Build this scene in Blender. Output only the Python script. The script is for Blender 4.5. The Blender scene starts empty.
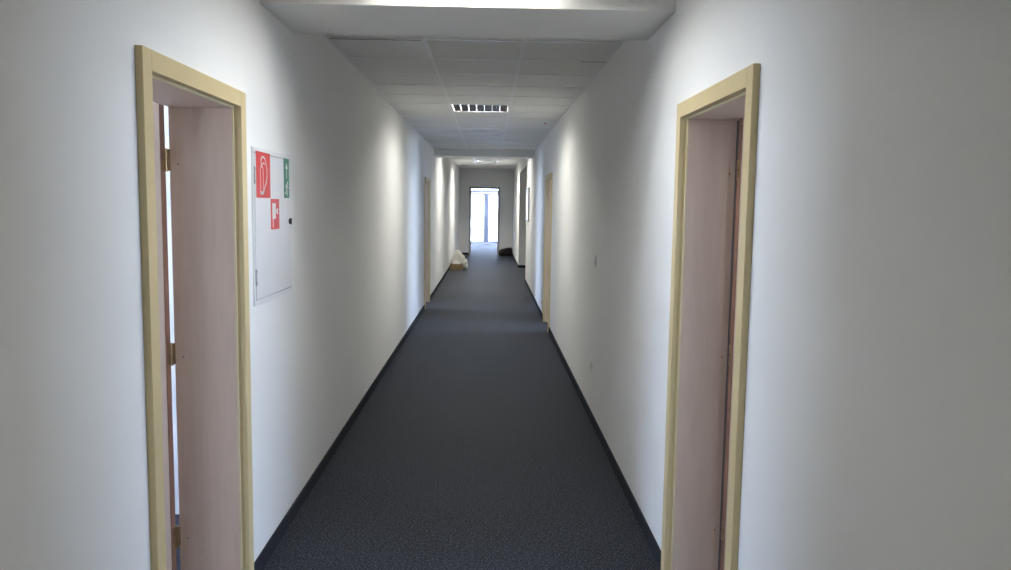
import bpy, bmesh, math, random
from mathutils import Vector, Matrix, noise
random.seed(7)
S = bpy.context.scene
C = S.collection

# ------------------------------------------------------------ camera
EYE = 1.6
F_PX = 787.9
pitch, yaw, roll = -0.0993, 0.0223, 0.0146
cd = bpy.data.cameras.new('camera')
cam = bpy.data.objects.new('camera', cd)
C.objects.link(cam)
cd.sensor_fit = 'HORIZONTAL'
cd.sensor_width = 36.0
cd.lens = F_PX / 1011.0 * 36.0
cd.clip_start = 0.05
cd.clip_end = 300
fw = Vector((math.sin(yaw) * math.cos(pitch), math.cos(yaw) * math.cos(pitch), math.sin(pitch)))
rt = Vector((math.cos(yaw), -math.sin(yaw), 0))
up = rt.cross(fw)
r2 = rt * math.cos(roll) + up * math.sin(roll)
u2 = -rt * math.sin(roll) + up * math.cos(roll)
m = Matrix((r2, u2, -fw)).transposed().to_4x4()
m.translation = Vector((0, 0, EYE))
cam.matrix_world = m
S.camera = cam

# ------------------------------------------------------------ world, exposure
SKY = 17.0
LAMP_W = 7.0
w = bpy.data.worlds.new('overcast_sky')
S.world = w
w.use_nodes = True
nt = w.node_tree
nt.nodes.clear()
wo = nt.nodes.new('ShaderNodeOutputWorld')
bg = nt.nodes.new('ShaderNodeBackground')
tc = nt.nodes.new('ShaderNodeTexCoord')
sep = nt.nodes.new('ShaderNodeSeparateXYZ')
cr = nt.nodes.new('ShaderNodeValToRGB')
cr.color_ramp.elements[0].position = 0.0
cr.color_ramp.elements[0].color = (0.64, 0.75, 1.0, 1)
cr.color_ramp.elements[1].position = 0.6
cr.color_ramp.elements[1].color = (0.44, 0.58, 1.0, 1)
nt.links.new(tc.outputs['Generated'], sep.inputs[0])
nt.links.new(sep.outputs['Z'], cr.inputs[0])
nt.links.new(cr.outputs[0], bg.inputs[0])
bg.inputs[1].default_value = SKY
nt.links.new(bg.outputs[0], wo.inputs[0])
S.view_settings.view_transform = 'Standard'
S.view_settings.look = 'None'
S.view_settings.gamma = 1.0
S.view_settings.use_curve_mapping = False
S.view_settings.exposure = 0.6


def portal(name, loc, sx, sy, direction):
    """daylight portal filling a real window opening"""
    l = bpy.data.lights.new(name, 'AREA')
    l.shape = 'RECTANGLE'
    l.size, l.size_y = sx, sy
    l.cycles.is_portal = True
    o = bpy.data.objects.new(name, l)
    C.objects.link(o)
    o.location = loc
    o.rotation_euler = Vector(direction).to_track_quat('-Z', 'Z').to_euler()
    return o


# ------------------------------------------------------------ dimensions
XL, XR = -0.986, 0.794          # corridor wall faces
H1 = 2.593                      # ceiling up to the second beam
H3 = 2.80                       # ceiling of the far stretch
YB = -3.6                       # wall behind the camera
Y1, Y1B = 3.475, 4.075          # first beam
Y2, Y2B = 14.13, 14.65          # second beam
YE = 26.0                       # end wall
T = 0.25
TR = 0.215                      # the right wall is a little thinner
DOORS = [(-1, 2.255, 3.187), (1, 2.355, 3.30), (-1, 12.12, 13.1), (1, 9.98, 10.95)]
DTOP = 2.03


# ------------------------------------------------------------ materials
def new_mat(name):
    mt = bpy.data.materials.new(name)
    mt.use_nodes = True
    n = mt.node_tree
    return mt, n, n.nodes['Principled BSDF']


def simple(name, col, rough=0.5, metal=0.0, spec=0.5, var=0.0, scale=8.0, bump=0.0, bscale=80.0, sheen=0.0):
    mt, n, b = new_mat(name)
    b.inputs['Base Color'].default_value = (*col, 1)
    b.inputs['Roughness'].default_value = rough
    b.inputs['Metallic'].default_value = metal
    b.inputs['Specular IOR Level'].default_value = spec
    if sheen:
        b.inputs['Sheen Weight'].default_value = sheen
    co = n.nodes.new('ShaderNodeTexCoord')
    if var:
        no = n.nodes.new('ShaderNodeTexNoise')
        no.inputs['Scale'].default_value = scale
        no.inputs['Detail'].default_value = 6
        n.links.new(co.outputs['Object'], no.inputs['Vector'])
        r = n.nodes.new('ShaderNodeValToRGB')
        r.color_ramp.elements[0].position = 0.3
        r.color_ramp.elements[1].position = 0.7
        r.color_ramp.elements[0].color = tuple(max(0, c * (1 - var)) for c in col) + (1,)
        r.color_ramp.elements[1].color = tuple(min(1, c * (1 + var)) for c in col) + (1,)
        n.links.new(no.outputs['Fac'], r.inputs[0])
        n.links.new(r.outputs[0], b.inputs['Base Color'])
    if bump:
        no = n.nodes.new('ShaderNodeTexNoise')
        no.inputs['Scale'].default_value = bscale
        no.inputs['Detail'].default_value = 3
        n.links.new(co.outputs['Object'], no.inputs['Vector'])
        bp = n.nodes.new('ShaderNodeBump')
        bp.inputs['Strength'].default_value = bump
        bp.inputs['Distance'].default_value = 0.004
        n.links.new(no.outputs['Fac'], bp.inputs['Height'])
        n.links.new(bp.outputs[0], b.inputs['Normal'])
    return mt


def carpet_mat():
    mt, n, b = new_mat('carpet')
    co = n.nodes.new('ShaderNodeTexCoord')
    a = n.nodes.new('ShaderNodeTexNoise')
    a.inputs['Scale'].default_value = 112
    a.inputs['Detail'].default_value = 3
    a.inputs['Roughness'].default_value = 0.75
    n.links.new(co.outputs['Object'], a.inputs['Vector'])
    r = n.nodes.new('ShaderNodeValToRGB')
    e = r.color_ramp.elements
    e[0].position = 0.43
    e[0].color = (0.003, 0.0035, 0.006, 1)
    e[1].position = 0.62
    e[1].color = (0.10, 0.12, 0.17, 1)
    k = e.new(0.53)
    k.color = (0.010, 0.012, 0.019, 1)
    n.links.new(a.outputs['Fac'], r.inputs[0])
    big = n.nodes.new('ShaderNodeTexNoise')
    big.inputs['Scale'].default_value = 2.2
    big.inputs['Detail'].default_value = 5
    n.links.new(co.outputs['Object'], big.inputs['Vector'])
    mr = n.nodes.new('ShaderNodeMapRange')
    mr.inputs['To Min'].default_value = 0.85
    mr.inputs['To Max'].default_value = 1.12
    n.links.new(big.outputs['Fac'], mr.inputs['Value'])
    mx = n.nodes.new('ShaderNodeMix')
    mx.data_type = 'RGBA'
    mx.blend_type = 'MULTIPLY'
    mx.inputs[0].default_value = 1
    n.links.new(r.outputs[0], mx.inputs[6])
    n.links.new(mr.outputs[0], mx.inputs[7])
    n.links.new(mx.outputs[2], b.inputs['Base Color'])
    b.inputs['Roughness'].default_value = 0.7
    b.inputs['Specular IOR Level'].default_value = 0.22
    b.inputs['Sheen Weight'].default_value = 0.03
    b.inputs['Sheen Roughness'].default_value = 0.5
    bp = n.nodes.new('ShaderNodeBump')
    bp.inputs['Strength'].default_value = 0.5
    bp.inputs['Distance'].default_value = 0.004
    n.links.new(a.outputs['Fac'], bp.inputs['Height'])
    n.links.new(bp.outputs[0], b.inputs['Normal'])
    return mt


def wood_mat(name, c0, c1, rough=0.42):
    mt, n, b = new_mat(name)
    co = n.nodes.new('ShaderNodeTexCoord')
    mp = n.nodes.new('ShaderNodeMapping')
    mp.inputs['Scale'].default_value = (14, 14, 1.3)
    n.links.new(co.outputs['Object'], mp.inputs[0])
    a = n.nodes.new('ShaderNodeTexNoise')
    a.inputs['Scale'].default_value = 3
    a.inputs['Detail'].default_value = 7
    a.inputs['Distortion'].default_value = 0.6
    n.links.new(mp.outputs[0], a.inputs['Vector'])
    r = n.nodes.new('ShaderNodeValToRGB')
    r.color_ramp.elements[0].position = 0.3
    r.color_ramp.elements[1].position = 0.72
    r.color_ramp.elements[0].color = (*c0, 1)
    r.color_ramp.elements[1].color = (*c1, 1)
    n.links.new(a.outputs['Fac'], r.inputs[0])
    n.links.new(r.outputs[0], b.inputs['Base Color'])
    b.inputs['Roughness'].default_value = rough
    return mt


def glass_mat():
    mt = bpy.data.materials.new('clear_glass')
    mt.use_nodes = True
    n = mt.node_tree
    n.nodes.clear()
    o = n.nodes.new('ShaderNodeOutputMaterial')
    t = n.nodes.new('ShaderNodeBsdfTransparent')
    t.inputs[0].default_value = (0.95, 0.97, 0.96, 1)
    g = n.nodes.new('ShaderNodeBsdfGlossy')
    g.inputs['Roughness'].default_value = 0.02
    f = n.nodes.new('ShaderNodeFresnel')
    f.inputs[0].default_value = 1.45
    x = n.nodes.new('ShaderNodeMixShader')
    n.links.new(f.outputs[0], x.inputs[0])
    n.links.new(t.outputs[0], x.inputs[1])
    n.links.new(g.outputs[0], x.inputs[2])
    n.links.new(x.outputs[0], o.inputs[0])
    return mt


def emit_mat(name, col, s):
    mt, n, b = new_mat(name)
    b.inputs['Base Color'].default_value = (0.9, 0.9, 0.9, 1)
    b.inputs['Emission Color'].default_value = (*col, 1)
    b.inputs['Emission Strength'].default_value = s
    return mt


M = dict(
    wall=simple('painted_wall', (0.88, 0.88, 0.865), 0.85, spec=0.25, var=0.01, scale=1.5, bump=0.08, bscale=160),
    beam=simple('painted_plaster', (0.88, 0.88, 0.865), 0.85, spec=0.25, var=0.012, scale=2),
    tile=simple('mineral_tile', (0.86, 0.86, 0.845), 0.75, spec=0.3, var=0.02, scale=2.0, bump=0.2, bscale=240),
    tbar=simple('white_enamel', (0.86, 0.87, 0.89), 0.28, spec=0.5, var=0.01, scale=5),
    void=simple('dark_void', (0.02, 0.02, 0.022), 0.9),
    carpet=carpet_mat(),
    base=simple('carpet_skirting', (0.022, 0.025, 0.034), 0.85, spec=0.2, var=0.3, scale=120),
    yellow=simple('straw_yellow_paint', (0.68, 0.55, 0.30), 0.38, var=0.03, scale=6),
    cream=simple('cream_seal', (0.72, 0.63, 0.40), 0.5, var=0.02),
    wood=wood_mat('pale_beech_veneer', (0.66, 0.49, 0.375), (0.71, 0.54, 0.42)),
    edge=wood_mat('red_brown_edge', (0.20, 0.095, 0.06), (0.27, 0.14, 0.09)),
    brass=simple('brass', (0.42, 0.31, 0.18), 0.35, metal=1.0, var=0.05, scale=20),
    steel=simple('brushed_steel', (0.55, 0.55, 0.56), 0.35, metal=1.0, var=0.04, scale=30),
    white=simple('white_lacquer', (0.78, 0.79, 0.81), 0.35, var=0.008, scale=4),
    grey=simple('grey_plastic', (0.42, 0.43, 0.45), 0.4, var=0.02),
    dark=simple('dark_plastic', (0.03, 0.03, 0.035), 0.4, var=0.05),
    plastic=simple('white_plastic', (0.74, 0.74, 0.71), 0.35, var=0.01),
    red=simple('signal_red', (0.70, 0.035, 0.035), 0.35, var=0.02),
    green=simple('signal_green', (0.0, 0.21, 0.13), 0.35, var=0.02),
    symbol=simple('symbol_white', (0.85, 0.84, 0.83), 0.4, var=0.01),
    mirror=simple('louvre_aluminium', (0.80, 0.81, 0.83), 0.16, metal=1.0, var=0.01),
    tube=emit_mat('tube_glow', (1.0, 0.96, 0.86), 6.0),
    frame=simple('lavender_white_frame', (0.62, 0.62, 0.74), 0.4, var=0.01),
    glass=glass_mat(),
    card=simple('cardboard', (0.36, 0.25, 0.12), 0.8, var=0.18, scale=18),
    bag=simple('white_bag_plastic', (0.80, 0.78, 0.74), 0.45, var=0.08, scale=14),
    cloth=simple('dark_maroon_cloth', (0.022, 0.012, 0.014), 0.9, var=0.4, scale=20, sheen=0.1),
    board=simple('board_surface', (0.62, 0.70, 0.80), 0.3, spec=0.5, var=0.02),
    ground=simple('pale_terrace', (0.7, 0.7, 0.7), 0.8, var=0.05, bump=0.2),
)


# ------------------------------------------------------------ helpers
def BM():
    return bmesh.new()


def box(bm, x0, x1, y0, y1, z0, z1, bev=0.0):
    x0, x1 = sorted((x0, x1)); y0, y1 = sorted((y0, y1)); z0, z1 = sorted((z0, z1))
    v = [bm.verts.new(p) for p in ((x0, y0, z0), (x1, y0, z0), (x1, y1, z0), (x0, y1, z0),
                                   (x0, y0, z1), (x1, y0, z1), (x1, y1, z1), (x0, y1, z1))]
    fs = [bm.faces.new([v[i] for i in q]) for q in
          ((3, 2, 1, 0), (4, 5, 6, 7), (0, 1, 5, 4), (1, 2, 6, 5), (2, 3, 7, 6), (3, 0, 4, 7))]
    if bev:
        es = list({e for f in fs for e in f.edges})
        bmesh.ops.bevel(bm, geom=es, offset=bev, segments=2, affect='EDGES', profile=0.6)


def cyl(bm, a, b, r, n=16):
    a, b = Vector(a), Vector(b)
    d = b - a
    q = d.to_track_quat('Z', 'Y').to_matrix().to_4x4()
    q.translation = (a + b) / 2
    bmesh.ops.create_cone(bm, cap_ends=True, segments=n, radius1=r, radius2=r, depth=d.length, matrix=q)


def tube(bm, pts, r, n=8):
    pts = [Vector(p) for p in pts]
    rings = []
    for i, p in enumerate(pts):
        t = (pts[min(i + 1, len(pts) - 1)] - pts[max(i - 1, 0)]).normalized()
        q = t.to_track_quat('Z', 'Y')
        rings.append([bm.verts.new(p + q @ Vector((r * math.cos(2 * math.pi * k / n), r * math.sin(2 * math.pi * k / n), 0))) for k in range(n)])
    for a, b in zip(rings, rings[1:]):
        for k in range(n):
            bm.faces.new((a[k], a[(k + 1) % n], b[(k + 1) % n], b[k]))
    bm.faces.new(rings[0][::-1]); bm.faces.new(rings[-1])


def obj(name, bm, mat, parent=None, smooth=False):
    bmesh.ops.recalc_face_normals(bm, faces=bm.faces[:])
    me = bpy.data.meshes.new(name)
    bm.to_mesh(me); bm.free()
    me.materials.append(M[mat])
    if smooth:
        for p in me.polygons:
            p.use_smooth = True
    o = bpy.data.objects.new(name, me)
    C.objects.link(o)
    if parent:
        o.parent = parent
        o.matrix_parent_inverse = Matrix.Translation(-total_loc(parent))
    return o


def total_loc(o):
    return o['_w'] and Vector(o['_w']) if '_w' in o else Vector((0, 0, 0))


def empty(name, loc):
    o = bpy.data.objects.new(name, None)
    o.empty_display_size = 0.1
    o.location = loc
    C.objects.link(o)
    o['_w'] = list(loc)
    return o


def tag(o, label=None, cat=None, kind=None, group=None):
    if label: o['label'] = label
    if cat: o['category'] = cat
    if kind: o['kind'] = kind
    if group: o['group'] = group
    return o


def st(o, label, cat):
    return tag(o, label, cat, 'structure')


# ------------------------------------------------------------ floor
bm = BM(); box(bm, -5.3, 5.3, YB - 0.3, 34.1, -0.12, 0)
st(obj('floor', bm, 'carpet'), 'charcoal blue speckled carpet floor of the long corridor', 'floor')
bm = BM(); box(bm, -14, 14, 34.1, 60, -0.3, -0.06)
st(obj('ground', bm, 'ground'), 'pale bright terrace ground outside the glass doors', 'ground')


# ------------------------------------------------------------ walls
def wall_y(bm, x0, x1, y0, y1, ztop, holes):
    """wall slab running along Y with door or window holes (ya, yb, za, zb)"""
    y = y0
    for (a, b, za, zb) in sorted(holes):
        box(bm, x0, x1, y, a, 0, ztop)
        if za > 0: box(bm, x0, x1, a, b, 0, za)
        if zb < ztop: box(bm, x0, x1, a, b, zb, ztop)
        y = b
    box(bm, x0, x1, y, y1, 0, ztop)


def wall_x(bm, y0, y1, x0, x1, ztop, holes):
    x = x0
    for (a, b, za, zb) in sorted(holes):
        box(bm, x, a, y0, y1, 0, ztop)
        if za > 0: box(bm, a, b, y0, y1, 0, za)
        if zb < ztop: box(bm, a, b, y0, y1, zb, ztop)
        x = b
    box(bm, x, x1, y0, y1, 0, ztop)


lh = [(a + 0.03, b - 0.03, 0, DTOP - 0.03) for s, a, b in DOORS if s < 0]
rh = [(a + 0.03, b - 0.03, 0, DTOP - 0.03) for s, a, b in DOORS if s > 0]
rh.append((16.75, 20.7, 0, 2.48))
# the far stretch of the corridor is a touch wider than the near one
bm = BM(); wall_y(bm, XL - T, XL, YB, Y2B, 3.0, lh)
box(bm, XL - T, XL, Y2B, YE + 0.2, 0, 3.0)
st(obj('wall_left', bm, 'wall'), 'long white left corridor wall with two door openings and wall cabinet', 'wall')
bm = BM(); wall_y(bm, XR, XR + TR, YB, YE + 0.2, 3.0, rh)
st(obj('wall_right', bm, 'wall'), 'long white right corridor wall with two doors and a side opening', 'wall')
bm = BM(); wall_x(bm, YB - 0.2, YB, XL - T, XR + TR, 3.0, [])
st(obj('wall_back', bm, 'wall'), 'plain white wall behind the viewpoint', 'wall')
EDX0, EDX1, EDT = -0.62, 0.325, 2.2
bm = BM(); wall_x(bm, YE, YE + 0.2, XL, XR, 3.0, [(EDX0 + 0.02, EDX1 - 0.02, 0, EDT - 0.02)])
st(obj('wall_end', bm, 'wall'), 'white end wall around the bright open doorway', 'wall')


# side rooms behind the doors: plain white boxes, each with one window to the sky
def side_room(name, s, x_in, x_out, y0, y1, win, label):
    bm = BM()
    xo = s * x_out
    wall_y(bm, xo, xo + s * 0.2, y0 - 0.15, y1 + 0.15, 2.9, [win] if win else [])
    box(bm, s * x_in, xo, y0 - 0.15, y0, 0, 2.9)
    box(bm, s * x_in, xo, y1, y1 + 0.15, 0, 2.9)
    box(bm, s * x_in, xo, y0, y1, 2.7, 2.9)
    st(obj(name, bm, 'wall'), label, 'wall')


WN = [(-1, 4.9, 0.6, 3.7, 0.85, 2.35), (1, 4.7, 1.0, 4.2, 0.85, 2.35), (-1, 4.9, 11.6, 14.0, 0.3, 2.35), (1, 4.7, 9.2, 11.8, 0.3, 2.35)]
ti = XL - T, XR + TR
side_room('wall_near_left_room', -1, -ti[0], 4.9, -1.4, 3.95, WN[0][2:], 'white walls of the room behind the near left door')
side_room('wall_near_right_room', 1, ti[1], 4.7, -1.2, 4.9, WN[1][2:], 'white walls of the room behind the near right door')
side_room('wall_far_left_room', -1, -ti[0], 4.9, 10.6, 15.2, WN[2][2:], 'white walls of the room behind the far left door')
side_room('wall_far_right_room', 1, ti[1], 4.7, 8.4, 12.9, WN[3][2:], 'white walls of the room behind the far right door')
side_room('wall_side_passage', 1, ti[1], 3.4, 16.75, 20.7, None, 'white walls of the dim side passage opening off the right')
GY = 34.0
bm = BM()
wall_y(bm, -2.7, -2.5, YE + 0.2, GY + 0.1, 3.0, [(27.6, 32.4, 0.5, 2.5)]); box(bm, 2.5, 2.7, YE + 0.2, GY + 0.1, 0, 3.0)
box(bm, -2.7, XL - T, YE, YE + 0.2, 0, 3.0); box(bm, XR + TR, 2.7, YE, YE + 0.2, 0, 3.0)
box(bm, -2.5, 2.5, YE + 0.2, GY + 0.1, 2.8, 3.0)
GX0, GX1, GT = -1.22, 1.0, 2.62
wall_x(bm, GY - 0.1, GY + 0.1, -2.5, 2.5, 2.8, [(GX0, GX1, 0, GT)])
st(obj('wall_end_room', bm, 'wall'), 'white walls of the bright room beyond the end doorway', 'wall')


# ------------------------------------------------------------ windows of the side rooms
def window(idx, s, x, y0, y1, z0, z1, label):
    t = empty('window_%d' % idx, (s * (x + 0.1), (y0 + y1) / 2, z0))
    st(t, label, 'window')
    a, b = s * (x + 0.06), s * (x + 0.13)
    bm = BM(); f = 0.06
    box(bm, a, b, y0, y0 + f, z0, z1, .004); box(bm, a, b, y1 - f, y1, z0, z1, .004)
    box(bm, a, b, y0 + f, y1 - f, z0, z0 + f, .004); box(bm, a, b, y0 + f, y1 - f, z1 - f, z1, .004)
    ym = (y0 + y1) / 2
    box(bm, a, b, ym - f / 2, ym + f / 2, z0 + f, z1 - f, .004)
    obj('window_frame', bm, 'frame', t)
    for c, d in ((y0 + f, ym - f / 2), (ym + f / 2, y1 - f)):
        bm = BM(); box(bm, s * (x + 0.09), s * (x + 0.1), c, d, z0 + f, z1 - f)
        obj('pane', bm, 'glass', t)
    bm = BM(); box(bm, s * (x - 0.08), s * (x + 0.06), y0 - 0.03, y1 + 0.03, z0 - 0.03, z0 + 0.002, .004)
    obj('window_sill', bm, 'white', t)
    portal('daylight_portal_window_%d' % idx, (s * (x + 0.16), ym, (z0 + z1) / 2), y1 - y0, z1 - z0, (-s, 0, 0))


for i, q in enumerate(WN):
    window(i + 1, *q, ['two-pane window of the near left room', 'two-pane window of the near right room',
                       'tall two-pane window of the far left room', 'tall two-pane window of the far right room'][i])


window(5, -1, 2.5, 27.6, 32.4, 0.5, 2.5, 'added unseen side window that brightens the room at the far end')  # added out of view to light the glass door frame and floor


# ------------------------------------------------------------ ceilings and beams
def lamp_rects():
    return [(-0.4, 0.2, -1.93), (-0.4, 0.2, 2.87), (-0.4, 0.2, 7.88), (-0.4, 0.2, 15.6), (-0.4, 0.2, 21.0)]  # first one is an added lamp behind the camera, for neutral fill


def ceiling(name, y0, y1, z, first, lamps, label, gaps=()):
    """tiles with a joint groove, lowered T-bars on top; lamps leave a bay open"""
    xs = [XL, -0.4, 0.2, XR]
    ys = [y0]
    y = first
    while y < y1 - 0.05:
        if y > y0 + 0.03: ys.append(y)
        y += 0.6
    ys.append(y1)
    bm = BM()
    for i in range(3):
        for a, b in zip(ys, ys[1:]):
            if i == 1 and any(abs(a - l) < 0.02 for l in lamps): continue
            box(bm, xs[i] + 0.001, xs[i + 1] - 0.001, a + 0.001, b - 0.001, z + 0.002, z + 0.02)
    o = st(obj(name, bm, 'tile'), label, 'ceiling')
    bm = BM()
    box(bm, XL, XR, y0, y1, z + 0.14, z + 0.16)
    obj('ceiling_void', bm, 'void', o)
    bm = BM()
    h = 0.010
    for x in xs[1:3]:
        box(bm, x - h, x + h, y0, y1, z - 0.002, z + 0.0055)
    for x0_, x1_ in ((XL, XL + 0.018), (XR - 0.018, XR)):
        box(bm, x0_, x1_, y0, y1, z - 0.002, z + 0.0055)
    for yy in ys[1:-1]:
        for i in range(3):
            box(bm, xs[i] + (h if i else 0.018), xs[i + 1] - (h if i < 2 else 0.018), yy - h, yy + h, z - 0.002, z + 0.0055)
    obj('grid_bars', bm, 'tbar', o)
    if gaps:
        bm = BM()  # dark strips painted in for the shadow of open tile joints
        for (a, b, c) in gaps:
            box(bm, a, b, c, c + 0.014, z - 0.0025, z + 0.002)
        obj('tile_gap_shade', bm, 'void', o)
    return o


ceiling('ceiling', YB, Y1, H1, 2.87 - 0.6 * 10, [-1.93, 2.87], 'white panel ceiling above the two near doors')
ceiling('ceiling_middle', Y1B, Y2, H1, 4.88 - 0.6, [7.88], 'white panel ceiling between the two cross beams',
        [(XL + 0.01, -0.42, 4.885), (0.62, XR - 0.01, 5.487)])
ceiling('ceiling_far', Y2B, YE, H3, 15.0, [15.6, 21.0], 'white panel ceiling of the far corridor stretch')
bm = BM(); box(bm, XL, XR, Y1, Y1B, 2.446, 3.0, .004)
st(obj('trim_1', bm, 'beam'), 'near white cross beam under the ceiling', 'beam')
bm = BM(); box(bm, XL, XR, Y2, Y2B, 2.478, 3.0, .004)
st(obj('trim_2', bm, 'beam'), 'far white cross beam under the ceiling', 'beam')
# roof slab keeps the sky out above the suspended ceilings
bm = BM(); box(bm, -5.3, 5.3, YB - 0.3, GY + 0.1, 3.0, 3.2)
st(obj('ceiling_slab', bm, 'beam'), 'concrete slab above the suspended ceilings', 'ceiling')


# ------------------------------------------------------------ skirting
def skirting(name, s, X, spans, label):
    bm = BM()
    for a, b in spans:
        box(bm, X, X - s * 0.012, a, b, 0, 0.07, .003)
    st(obj(name, bm, 'base'), label, 'skirting')


skirting('baseboard_left', -1, XL, [(YB, 2.24), (3.187, 12.12), (13.1, YE)], 'dark carpet skirting along the left wall')
skirting('baseboard_right', 1, XR, [(YB, 2.362), (3.305, 9.98), (10.95, 16.75), (20.7, YE)], 'dark carpet skirting along the right wall')
bm = BM()
box(bm, XL + .012, EDX0, YE - 0.012, YE, 0, 0.07, .003); box(bm, EDX1, XR - .012, YE - 0.012, YE, 0, 0.07, .003)
st(obj('baseboard_end', bm, 'base'), 'dark carpet skirting along the end wall', 'skirting')
bm = BM(); box(bm, XR, 3.38, 20.688, 20.7, 0, 0.07, .003)
st(obj('baseboard_passage', bm, 'base'), 'dark carpet skirting in the side passage', 'skirting')


# ------------------------------------------------------------ doors
def door(idx, s, X, yn, yf, label):
    T = TR if s > 0 else 0.25
    t = empty('door_%d' % idx, (s * X, (yn + yf) / 2, 0))
    st(t, label, 'door')
    X = abs(X); top = DTOP

    def B(bm, u0, u1, y0, y1, z0, z1, bev=0.0):
        box(bm, s * (X + u0), s * (X + u1), y0, y1, z0, z1, bev)
    # painted frame on the corridor side: face plates and reveal
    bm = BM()
    B(bm, -0.022, 0, yn, yn + 0.06, 0, top, .002); B(bm, -0.022, 0, yf - 0.06, yf, 0, top, .002)
    B(bm, -0.022, 0, yn + 0.06, yf - 0.06, top - 0.06, top, .002)
    B(bm, 0, 0.014, yn + 0.031, yn + 0.06, 0, top - 0.031); B(bm, 0, 0.014, yf - 0.06, yf - 0.031, 0, top - 0.031)
    B(bm, 0, 0.014, yn + 0.06, yf - 0.06, top - 0.06, top - 0.031)
    obj('frame', bm, 'yellow', t)
    # pale seal between reveal and lining
    bm = BM()
    B(bm, 0.008, 0.014, yn + 0.06, yn + 0.067, 0, top - 0.06); B(bm, 0.008, 0.014, yf - 0.067, yf - 0.06, 0, top - 0.06)
    B(bm, 0.008, 0.014, yn + 0.067, yf - 0.067, top - 0.067, top - 0.06)
    tag(obj('seal', bm, 'cream', t), 'pale cream seal strip')
    # wooden lining; its last strip at the room side is a separate, slightly lower board
    e = T - 0.03
    bm = BM()
    B(bm, 0.014, e, yn + 0.031, yn + 0.068, 0, top - 0.031); B(bm, e, T + 0.005, yn + 0.031, yn + 0.066, 0, top - 0.031)
    B(bm, 0.014, e, yf - 0.068, yf - 0.031, 0, top - 0.031); B(bm, e, T + 0.005, yf - 0.066, yf - 0.031, 0, top - 0.031)
    B(bm, 0.014, e, yn + 0.068, yf - 0.068, top - 0.068, top - 0.031); B(bm, e, T + 0.005, yn + 0.066, yf - 0.066, top - 0.066, top - 0.031)
    obj('lining', bm, 'wood', t)
    # flat casing on the room side
    bm = BM()
    B(bm, T, T + 0.014, yn - 0.02, yn + 0.031, 0, top + 0.02, .002); B(bm, T, T + 0.014, yf - 0.05, yf + 0.02, 0, top + 0.02, .002)
    B(bm, T, T + 0.014, yn + 0.031, yf - 0.05, top - 0.031, top + 0.02, .002)
    obj('casing', bm, 'wood', t)
    # leaf, hinged on the far jamb and swung square into the room
    u0 = T - 0.004 if s > 0 else T + 0.012; wd = yf - yn - 0.125
    ya = yf - 0.135; yb = ya + 0.042
    bm = BM(); B(bm, u0 + 0.003, u0 + wd, ya, yb, 0.01, top - 0.06, .002)
    leaf = obj('leaf', bm, 'wood', t)
    bm = BM(); B(bm, u0, u0 + 0.003, ya + 0.001, yb - 0.001, 0.012, top - 0.062)
    tag(obj('edge_band', bm, 'edge', leaf), 'red brown edge of the door leaf')
    for z in (1.76, 1.0, 0.25):
        bm = BM()
        px, py = s * (X + T + 0.012), yb + 0.004
        cyl(bm, (px, py, z - 0.045), (px, py, z + 0.045), 0.0065, 12)
        B(bm, u0 - 0.002, u0 + 0.0005, ya + 0.012, yb, z - 0.042, z - 0.002)
        B(bm, u0 - 0.002, u0 + 0.0005, ya + 0.012, yb, z + 0.003, z + 0.042)
        B(bm, T + 0.004, T + 0.010, yb, yf - 0.06, z - 0.042, z + 0.042)
        for dz in (-0.028, 0.028):
            cyl(bm, (s * (X + u0 - 0.004), ya + 0.025, z + dz), (s * (X + u0), ya + 0.025, z + dz), 0.004, 10)
        tag(obj('hinge', bm, 'brass', leaf), 'brass butt hinge')
    if idx == 2:  # dark strip closes the hinge gap so it looks shaded
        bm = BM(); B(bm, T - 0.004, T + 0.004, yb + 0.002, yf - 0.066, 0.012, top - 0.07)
        tag(obj('gap_shade', bm, 'dark', t), 'dark strip standing in for shade in the hinge gap')
    # screw heads in the lining beside the hinges
    bm = BM()
    for z in (1.745, 0.985, 0.235):
        cyl(bm, (s * (X + e + 0.004), yf - 0.067, z), (s * (X + e + 0.004), yf - 0.0655, z), 0.003, 10)
    obj('screw', bm, 'dark', t)
    for sy, yy in ((-1, ya), (1, yb)):
        bm = BM()
        hx = s * (X + u0 + wd - 0.065)
        box(bm, hx - 0.02, hx + 0.02, yy, yy + sy * 0.007, 0.93, 1.12, .003)
        cyl(bm, (hx, yy + sy * 0.004, 1.06), (hx, yy + sy * 0.05, 1.06), 0.009, 12)
        cyl(bm, (hx + s * 0.008, yy + sy * 0.05, 1.06), (hx - s * 0.11, yy + sy * 0.05, 1.06), 0.009, 12)
        tag(obj('handle', bm, 'steel', leaf), 'steel lever handle')


DL = ['straw-yellow framed doorway at near left, leaf swung into the room', 'straw-yellow framed doorway at near right, leaf swung into the room',
      'narrow-looking far doorway in the left wall lit by daylight', 'narrow-looking far doorway in the right wall lit by daylight']
for i, (s, a, b) in enumerate(DOORS):
    door(i + 1, s, XL if s < 0 else XR, a, b, DL[i])

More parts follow.
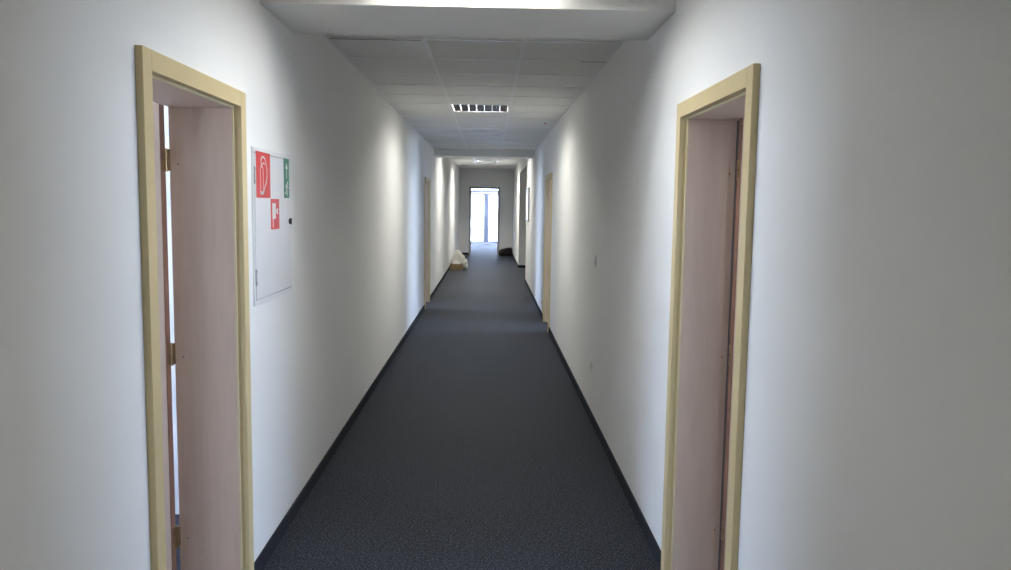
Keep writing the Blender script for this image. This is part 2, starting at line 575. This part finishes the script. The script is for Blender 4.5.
# end doorway: slim frame, no leaf in view
t = empty('door_5', ((EDX0 + EDX1) / 2, YE, 0))
st(t, 'open doorway in the end wall leading to the bright room', 'door')
bm = BM()
for ya, yb in ((YE - 0.015, YE), (YE + 0.2, YE + 0.215)):
    box(bm, EDX0 - 0.03, EDX0 + 0.03, ya, yb, 0, EDT + 0.03, .002); box(bm, EDX1 - 0.03, EDX1 + 0.03, ya, yb, 0, EDT + 0.03, .002)
    box(bm, EDX0 + 0.03, EDX1 - 0.03, ya, yb, EDT - 0.03, EDT + 0.03, .002)
obj('frame', bm, 'grey', t)
bm = BM()
box(bm, EDX0 + 0.02, EDX0 + 0.04, YE, YE + 0.2, 0, EDT - 0.02); box(bm, EDX1 - 0.04, EDX1 - 0.02, YE, YE + 0.2, 0, EDT - 0.02)
box(bm, EDX0 + 0.04, EDX1 - 0.04, YE, YE + 0.2, EDT - 0.04, EDT - 0.02)
obj('lining', bm, 'wood', t)

# double glass door to the outside with transom light
t = empty('door_6', ((GX0 + GX1) / 2, GY, 0))
st(t, 'glazed double door with transom at the far bright end', 'door')
bm = BM()
a, b = GY - 0.04, GY + 0.04
zt0, zt1 = 2.17, 2.27
box(bm, GX0, GX0 + 0.07, a, b, 0, GT, .004); box(bm, GX1 - 0.07, GX1, a, b, 0, GT, .004)
box(bm, GX0 + 0.07, GX1 - 0.07, a, b, zt0, zt1, .004); box(bm, GX0 + 0.07, GX1 - 0.07, a, b, GT - 0.06, GT, .004)
box(bm, GX0 + 0.07, GX1 - 0.07, a, b, 0, 0.015)
obj('frame', bm, 'frame', t)
GM = -0.115
for (x0, x1) in ((GX0 + 0.075, GM), (GM, GX1 - 0.075)):
    bm = BM(); sw = 0.11
    a, b = GY - 0.035, GY + 0.03
    box(bm, x0, x0 + sw, a, b, 0.02, zt0 - 0.005, .004); box(bm, x1 - sw, x1, a, b, 0.02, zt0 - 0.005, .004)
    box(bm, x0 + sw, x1 - sw, a, b, 0.02, 0.10, .004); box(bm, x0 + sw, x1 - sw, a, b, zt0 - 0.1, zt0 - 0.005, .004)
    lf = obj('leaf', bm, 'frame', t)
    bm = BM(); box(bm, x0 + sw, x1 - sw, GY - 0.005, GY + 0.005, 0.10, zt0 - 0.1)
    obj('pane', bm, 'glass', lf)
bm = BM(); box(bm, GX0 + 0.07, GX1 - 0.07, GY - 0.005, GY + 0.005, zt1, GT - 0.06)
obj('transom_pane', bm, 'glass', t)
bm = BM()
box(bm, GM - 0.06, GM - 0.03, GY - 0.045, GY - 0.035, 0.98, 1.16, .003)
cyl(bm, (GM - 0.045, GY - 0.04, 1.1), (GM - 0.045, GY - 0.09, 1.1), 0.009, 12)
cyl(bm, (GM - 0.04, GY - 0.09, 1.1), (GM - 0.17, GY - 0.09, 1.1), 0.009, 12)
tag(obj('handle', bm, 'steel', t), 'steel lever handle')
portal('daylight_portal_glass_door', ((GX0 + GX1) / 2, GY + 0.12, GT / 2), GX1 - GX0, GT, (0, -1, 0))


# ------------------------------------------------------------ louvre ceiling lamps
def lamp(x0, x1, y0, z, label, k_w=1.0):
    y1 = y0 + 0.6
    cx, cy = (x0 + x1) / 2, (y0 + y1) / 2
    t = empty('ceiling_lamp', (cx, cy, z))
    tag(t, label, 'lamp', group='recessed louvre lamps')
    bm = BM(); g = 0.012
    box(bm, x0 + g, x1 - g, y0 + g, y1 - g, z + 0.085, z + 0.09)
    for q in ((x0 + g, x0 + g + .003, y0 + g, y1 - g), (x1 - g - .003, x1 - g, y0 + g, y1 - g), (x0 + g, x1 - g, y0 + g, y0 + g + .003), (x0 + g, x1 - g, y1 - g - .003, y1 - g)):
        box(bm, *q, z + 0.0, z + 0.085)
    obj('housing', bm, 'tbar', t)
    bm = BM(); r = 0.006                                   # rim that sits on the T-bars
    box(bm, x0 + .004, x1 - .004, y0 + .004, y0 + .004 + r, z - 0.003, z + 0.001); box(bm, x0 + .004, x1 - .004, y1 - .004 - r, y1 - .004, z - 0.003, z + 0.001)
    box(bm, x0 + .004, x0 + .004 + r, y0 + .010, y1 - .010, z - 0.003, z + 0.001); box(bm, x1 - .004 - r, x1 - .004, y0 + .010, y1 - .010, z - 0.003, z + 0.001)
    obj('rim', bm, 'tbar', t)
    ix0, ix1, iy0, iy1 = x0 + 0.02, x1 - 0.02, y0 + 0.02, y1 - 0.02
    # three parabolic channels across the corridor, their V-shaped dividers
    bm = BM(); n = 3; dy = (iy1 - iy0) / n
    for k in range(n + 1):
        yc = iy0 + k * dy
        prof = []
        for h in (0, 0.25, 0.5, 0.75, 1.0):
            prof.append((0.013 * h + 0.001, h * 0.031))
        pa = []
        for sgn in (-1, 1):
            if (k == 0 and sgn < 0) or (k == n and sgn > 0):
                pa.append([(yc, z + 0.003 + zz) for _, zz in prof]); continue
            pa.append([(yc + sgn * d, z + 0.003 + zz) for d, zz in prof])
        ring = pa[0] + pa[1][::-1]
        A = [bm.verts.new((ix0, yy, zz)) for yy, zz in ring]
        Bv = [bm.verts.new((ix1, yy, zz)) for yy, zz in ring]
        for i in range(len(ring)):
            j = (i + 1) % len(ring)
            bm.faces.new((A[i], A[j], Bv[j], Bv[i]))
        bm.faces.new(A[::-1]); bm.faces.new(Bv)
    obj('reflector', bm, 'mirror', t)
    bm = BM()
    for k in range(8):                                     # cross blades: seven cells
        xc = ix0 + (ix1 - ix0) * k / 7
        for c in range(n):
            ya, yb = iy0 + c * dy + 0.003, iy0 + (c + 1) * dy - 0.003
            box(bm, xc - 0.0022, xc + 0.0022, ya, yb, z - 0.004, z + 0.014)
    obj('louvre_blades', bm, 'tbar', t)
    for c in range(n):
        yc = iy0 + (c + 0.5) * dy
        bm = BM(); cyl(bm, (ix0 + 0.01, yc, z + 0.066), (ix1 - 0.01, yc, z + 0.066), 0.008, 14)
        obj('tube', bm, 'tube', t)
        l = bpy.data.lights.new('tube_light', 'AREA')
        l.shape = 'RECTANGLE'; l.size = ix1 - ix0 - 0.03; l.size_y = 0.03
        l.energy = LAMP_W * k_w; l.color = (1.0, 0.975, 0.90)
        lo = bpy.data.objects.new('tube_light', l)
        C.objects.link(lo); lo.parent = t
        lo.location = (0, yc - cy, 0.037)


LL = ['added fill lamp with square louvre, unseen behind the viewpoint', 'square louvre ceiling lamp above the two near doorways', 'square louvre ceiling lamp with seven dark cells in mid corridor',
      'louvre ceiling lamp just beyond the far cross beam', 'louvre ceiling lamp nearest the end wall']
for (a, b, y), z, lb in zip(lamp_rects(), (H1, H1, H1, H3, H3), LL):
    lamp(a, b, y, z, lb, 2.5 if y > 18 else (1.6 if y > 14 else (0.72 if y < 0 else (0.64 if y < 5 else 1.0))))


# ------------------------------------------------------------ hydrant cabinet with signs (left wall)
X = XL
t = empty('wall_cabinet', (X, 3.63, 1.165))
tag(t, 'white flush fire hose cabinet on left wall beside the yellow door frame', 'cabinet')
y0, y1, z0, z1 = 3.312, 3.94, 1.166, 1.832
bm = BM(); f = 0.02
box(bm, X, X + 0.006, y0, y1, z0, z0 + f, .001); box(bm, X, X + 0.006, y0, y1, z1 - f, z1, .001)
box(bm, X, X + 0.006, y0, y0 + f, z0 + f, z1 - f, .001); box(bm, X, X + 0.006, y1 - f, y1, z0 + f, z1 - f, .001)
obj('frame', bm, 'white', t)
bm = BM(); box(bm, X, X + 0.001, y0 + f, y1 - f, z0 + f, z1 - f)
obj('joint', bm, 'grey', t)
bm = BM(); g = 0.004
box(bm, X + 0.001, X + 0.009, y0 + f + g, y1 - f - g, z0 + f + g, z1 - f - g, .0015)
dr = obj('door_panel', bm, 'white', t)
bm = BM()
cyl(bm, (X + 0.009, 3.895, 1.513), (X + 0.016, 3.895, 1.513), 0.013, 18)
box(bm, X + 0.016, X + 0.02, 3.891, 3.899, 1.497, 1.529, .001)
tag(obj('lock', bm, 'dark', dr), 'small dark turn lock')
for z in (1.285, 1.715):
    bm = BM()
    box(bm, X + 0.006, X + 0.012, 3.326, 3.336, z - 0.036, z + 0.036, .002)
    box(bm, X + 0.006, X + 0.010, 3.336, 3.35, z - 0.03, z - 0.02); box(bm, X + 0.006, X + 0.010, 3.336, 3.35, z + 0.02, z + 0.03)
    tag(obj('hinge', bm, 'grey', dr), 'slim grey hinge')


def sign(label, y0, y1, z0, z1, mat, holder):
    s_ = empty('safety_sign', (XL + 0.009, (y0 + y1) / 2, z0))
    tag(s_, label, 'sign')
    bm = BM(); box(bm, XL + 0.009, XL + 0.0102, y0, y1, z0, z1)
    obj('panel', bm, mat, s_)
    bm = BM()
    W, Hh = y1 - y0, z1 - z0
    P = lambda u, v: (XL + 0.0106, y0 + u * W, z0 + v * Hh)
    holder(bm, P, W, Hh)
    tag(obj('symbol', bm, 'symbol', s_), 'white symbol')


def stroke(bm, P, pts, wd):
    """flat ribbon along (u, v) points, width in metres"""
    p = [Vector(P(*q)) for q in pts]
    for a, b in zip(p, p[1:]):
        d = (b - a).normalized(); n_ = Vector((0, -d.z, d.y)) * wd / 2
        a2, b2 = a - d * wd * .3, b + d * wd * .3
        vs = []
        for xx in (0, -0.0006):
            vs.append([bm.verts.new(q + Vector((xx, 0, 0))) for q in (a2 + n_, a2 - n_, b2 - n_, b2 + n_)])
        bm.faces.new(vs[0]); bm.faces.new(vs[1][::-1])
        for i in range(4):
            j = (i + 1) % 4
            bm.faces.new((vs[0][i], vs[1][i], vs[1][j], vs[0][j]))


def poly(bm, P, pts):
    a = [bm.verts.new(P(*q)) for q in pts]
    b = [bm.verts.new(Vector(P(*q)) + Vector((-0.0006, 0, 0))) for q in pts]
    bm.faces.new(a); bm.faces.new(b[::-1])
    for i in range(len(a)):
        j = (i + 1) % len(a)
        bm.faces.new((a[i], b[i], b[j], a[j]))


def disc(bm, P, u, v, r, W, Hh, n=14):
    poly(bm, P, [(u + r / W * math.cos(2 * math.pi * k / n), v + r / Hh * math.sin(2 * math.pi * k / n)) for k in range(n)])


def sym_extinguisher(bm, P, W, Hh):
    # outlined extinguisher body with neck, valve loop and hose sweeping down the right
    stroke(bm, P, [(0.27, 0.10), (0.27, 0.62), (0.31, 0.68), (0.41, 0.69), (0.47, 0.64), (0.47, 0.10), (0.27, 0.10)], 0.006)
    poly(bm, P, [(0.26, 0.07), (0.50, 0.07), (0.50, 0.14), (0.26, 0.14)])
    stroke(bm, P, [(0.37, 0.69), (0.34, 0.75), (0.33, 0.83), (0.40, 0.89), (0.52, 0.90), (0.62, 0.86), (0.70, 0.74), (0.75, 0.60), (0.75, 0.48),
                   (0.70, 0.36), (0.60, 0.26), (0.53, 0.18), (0.50, 0.12)], 0.009)
    stroke(bm, P, [(0.40, 0.73), (0.52, 0.77), (0.58, 0.74)], 0.006)


def sym_callpoint(bm, P, W, Hh):
    # block with a row of dots, stem and a hand
    poly(bm, P, [(0.14, 0.34), (0.56, 0.34), (0.56, 0.86), (0.14, 0.86)])
    stroke(bm, P, [(0.24, 0.34), (0.24, 0.08)], 0.012)
    disc(bm, P, 0.72, 0.60, 0.012, W, Hh)
    stroke(bm, P, [(0.62, 0.60), (0.86, 0.66)], 0.006); stroke(bm, P, [(0.62, 0.56), (0.86, 0.52)], 0.006)


def sym_exit(bm, P, W, Hh):
    # arrow pointing up above a running figure
    stroke(bm, P, [(0.5, 0.50), (0.5, 0.80)], 0.008)
    poly(bm, P, [(0.28, 0.74), (0.72, 0.74), (0.5, 0.90)])
    disc(bm, P, 0.62, 0.385, 0.008, W, Hh)
    stroke(bm, P, [(0.58, 0.34), (0.46, 0.22)], 0.012)
    stroke(bm, P, [(0.80, 0.27), (0.66, 0.25), (0.56, 0.31), (0.36, 0.33), (0.26, 0.26)], 0.005)
    stroke(bm, P, [(0.46, 0.22), (0.62, 0.15), (0.60, 0.06)], 0.007)
    stroke(bm, P, [(0.46, 0.22), (0.38, 0.12), (0.18, 0.11)], 0.007)


sign('large red fire extinguisher sign at top left of the white cabinet door', 3.352, 3.562, 1.622, 1.817, 'red', sym_extinguisher)
sign('small red fire sign just below right of the large red one', 3.568, 3.705, 1.482, 1.619, 'red', sym_callpoint)
sign('narrow green escape sign with arrow on the white cabinet', 3.800, 3.893, 1.626, 1.813, 'green', sym_exit)


# ------------------------------------------------------------ switch, socket, board
def plate(name, yc, zc, label, cat, socket):
    t = empty(name, (XR, yc, zc - 0.04)); tag(t, label, cat)
    a = 0.041
    bm = BM()
    box(bm, XR, XR - 0.007, yc - a, yc + a, zc - a, zc - a + .014, .002); box(bm, XR, XR - 0.007, yc - a, yc + a, zc + a - .014, zc + a, .002)
    box(bm, XR, XR - 0.007, yc - a, yc - a + .014, zc - a + .014, zc + a - .014, .002); box(bm, XR, XR - 0.007, yc + a - .014, yc + a, zc - a + .014, zc + a - .014, .002)
    obj('frame', bm, 'plastic', t)
    if socket:
        bm = BM(); box(bm, XR, XR - 0.004, yc - .027, yc + .027, zc - .027, zc + .027)
        for k in range(24):
            a0, a1 = 2 * math.pi * k / 24, 2 * math.pi * (k + 1) / 24
            vs = [bm.verts.new((XR - xx, yc + r * math.cos(q), zc + r * math.sin(q))) for xx, r, q in
                  ((.004, .0255, a0), (.004, .0255, a1), (.0085, .0235, a1), (.0085, .0235, a0), (.0085, .0205, a0), (.0085, .0205, a1), (.0042, .019, a1), (.0042, .019, a0))]
            bm.faces.new((vs[0], vs[1], vs[2], vs[3])); bm.faces.new((vs[3], vs[2], vs[5], vs[4])); bm.faces.new((vs[4], vs[5], vs[6], vs[7]))
        obj('socket_well', bm, 'plastic', t)
        bm = BM()
        for dy in (-0.0095, 0.0095):
            cyl(bm, (XR - .0038, yc + dy, zc), (XR - .0046, yc + dy, zc), .0026, 10)
        obj('contact_hole', bm, 'dark', t)
    else:
        bm = BM()
        vs = [bm.verts.new(p) for p in ((XR, yc - .0265, zc - .0265), (XR, yc + .0265, zc - .0265), (XR, yc + .0265, zc + .0265), (XR, yc - .0265, zc + .0265),
                                        (XR - .0125, yc - .0265, zc - .0265), (XR - .0125, yc + .0265, zc - .0265), (XR - .0075, yc + .0265, zc + .0265), (XR - .0075, yc - .0265, zc + .0265))]
        for q in ((0, 1, 2, 3), (4, 5, 6, 7), (0, 1, 5, 4), (1, 2, 6, 5), (2, 3, 7, 6), (3, 0, 4, 7)):
            bm.faces.new([vs[i] for i in q])
        obj('rocker', bm, 'plastic', t)


plate('light_switch', 5.80, 1.212, 'white rocker light switch at chest height on the right wall', 'switch', False)
plate('power_socket', 5.87, 0.41, 'white power socket low on the right wall below the switch', 'socket', True)

t = empty('notice_board', (XR, 15.9, 1.31)); tag(t, 'pale blue shiny board hung on the right wall before the side passage', 'board')
bm = BM(); y0, y1, z0, z1 = 15.5, 16.55, 1.31, 1.98; f = 0.03
box(bm, XR, XR - 0.03, y0, y1, z0, z0 + f, .003); box(bm, XR, XR - 0.03, y0, y1, z1 - f, z1, .003)
box(bm, XR, XR - 0.03, y0, y0 + f, z0 + f, z1 - f, .003); box(bm, XR, XR - 0.03, y1 - f, y1, z0 + f, z1 - f, .003)
obj('frame', bm, 'grey', t)
bm = BM(); box(bm, XR, XR - 0.018, y0 + f, y1 - f, z0 + f, z1 - f)
obj('panel', bm, 'board', t)

# small detector with orange-red cap on the ceiling near the right wall
t = empty('ceiling_sensor', (0.655, 9.47, H1)); tag(t, 'tiny orange-red capped sensor on the ceiling near the right wall', 'sensor')
bm = BM(); cyl(bm, (0.655, 9.47, H1 - 0.006), (0.655, 9.47, H1), 0.022, 18)
obj('base', bm, 'plastic', t)
bm = BM(); cyl(bm, (0.655, 9.47, H1 - 0.016), (0.655, 9.47, H1 - 0.006), 0.013, 16)
obj('cap', bm, 'red', t)


# ------------------------------------------------------------ things on the floor
def crumple(bm, cx, cy, z0, rx, ry, h, seed, taper=0.5, sub=4, amp=0.25):
    b2 = bmesh.new()
    bmesh.ops.create_icosphere(b2, subdivisions=sub, radius=1)
    for v in b2.verts:
        p = v.co.copy()
        n1 = noise.noise(p * 2.3 + Vector((seed, 0, 0))); n2 = noise.noise(p * 6 + Vector((0, seed, 0)))
        k = 1 + amp * n1 + amp * 0.6 * abs(n2)
        zz = (p.z * 0.5 + 0.5)
        tp = 1 - taper * zz ** 1.3
        v.co = Vector((cx + p.x * rx * k * tp * 1.15, cy + p.y * ry * k * tp * 1.15, z0 + max(0.0, min(1.15, zz * (1 + 0.15 * n1 + .12 * n2))) * h))
    me = bpy.data.meshes.new('tmp'); b2.to_mesh(me); b2.free(); bm.from_mesh(me); bpy.data.meshes.remove(me)


bx, by = -0.80, 19.75
t = empty('cardboard_box', (bx, by, 0)); tag(t, 'low open brown cardboard box on the carpet by left wall', 'box')
bm = BM(); hw, hd, hh, th = 0.155, 0.14, 0.155, 0.006
box(bm, bx - hw, bx + hw, by - hd, by - hd + th, 0, hh); box(bm, bx - hw, bx + hw, by + hd - th, by + hd, 0, hh)
box(bm, bx - hw, bx - hw + th, by - hd + th, by + hd - th, 0, hh); box(bm, bx + hw - th, bx + hw, by - hd + th, by + hd - th, 0, hh)
box(bm, bx - hw + th, bx + hw - th, by - hd + th, by + hd - th, 0, th)
obj('body', bm, 'card', t)
for sx in (-1,):
    bm = BM(); xa = bx + sx * hw
    vs = [bm.verts.new(p) for p in ((xa, by - hd, hh), (xa, by + hd, hh), (xa + sx * .05, by + hd, hh - .07), (xa + sx * .05, by - hd, hh - .07))]
    bm.faces.new(vs)
    r = bmesh.ops.solidify(bm, geom=bm.faces[:], thickness=0.004)
    obj('flap', bm, 'card', t)
bm = BM(); crumple(bm, bx + 0.02, by + 0.31, 0.0, 0.17, 0.11, 0.46, 3.1, 0.42)
o = obj('plastic_bag', bm, 'bag', None, True)
tag(o, 'tall crumpled white bag standing right behind the brown cardboard box', 'bag')
bm = BM(); crumple(bm, bx + 0.0, by, 0.008, 0.105, 0.085, 0.22, 8.4, 0.35)
tag(obj('packing_paper', bm, 'bag', None, True), 'crumpled pale packing paper inside the brown cardboard box', 'paper')
bm = BM(); crumple(bm, bx + 0.232, by + 0.0, 0.0, 0.055, 0.14, 0.27, 5.7, 0.35)
tag(obj('plastic_bag', bm, 'bag', None, True), 'lower white bag on the carpet at the right side of the box', 'bag')

bm = BM()
b2 = bmesh.new(); bmesh.ops.create_icosphere(b2, subdivisions=4, radius=1)
for v in b2.verts:
    p = v.co.copy(); k = 1 + 0.10 * noise.noise(p * 3.1) + 0.06 * noise.noise(p * 8)
    sx = math.copysign(abs(p.x) ** 0.55, p.x)
    sz = math.copysign(abs(p.z) ** 0.5, p.z)
    hgt = 0.235 + 0.05 * sx
    v.co = Vector((0.557 + sx * 0.225, 25.80 + p.y * 0.14 * k, max(0.0, (sz * 0.5 + 0.5) * hgt * k)))
me = bpy.data.meshes.new('dark_bundle'); b2.to_mesh(me); b2.free(); bm.from_mesh(me)
o = obj('cloth_bundle', bm, 'cloth', None, True)
tag(o, 'dark low bundle of cloth on the floor against the end wall', 'bundle')

for o in bpy.data.objects:
    if '_w' in o: del o['_w']
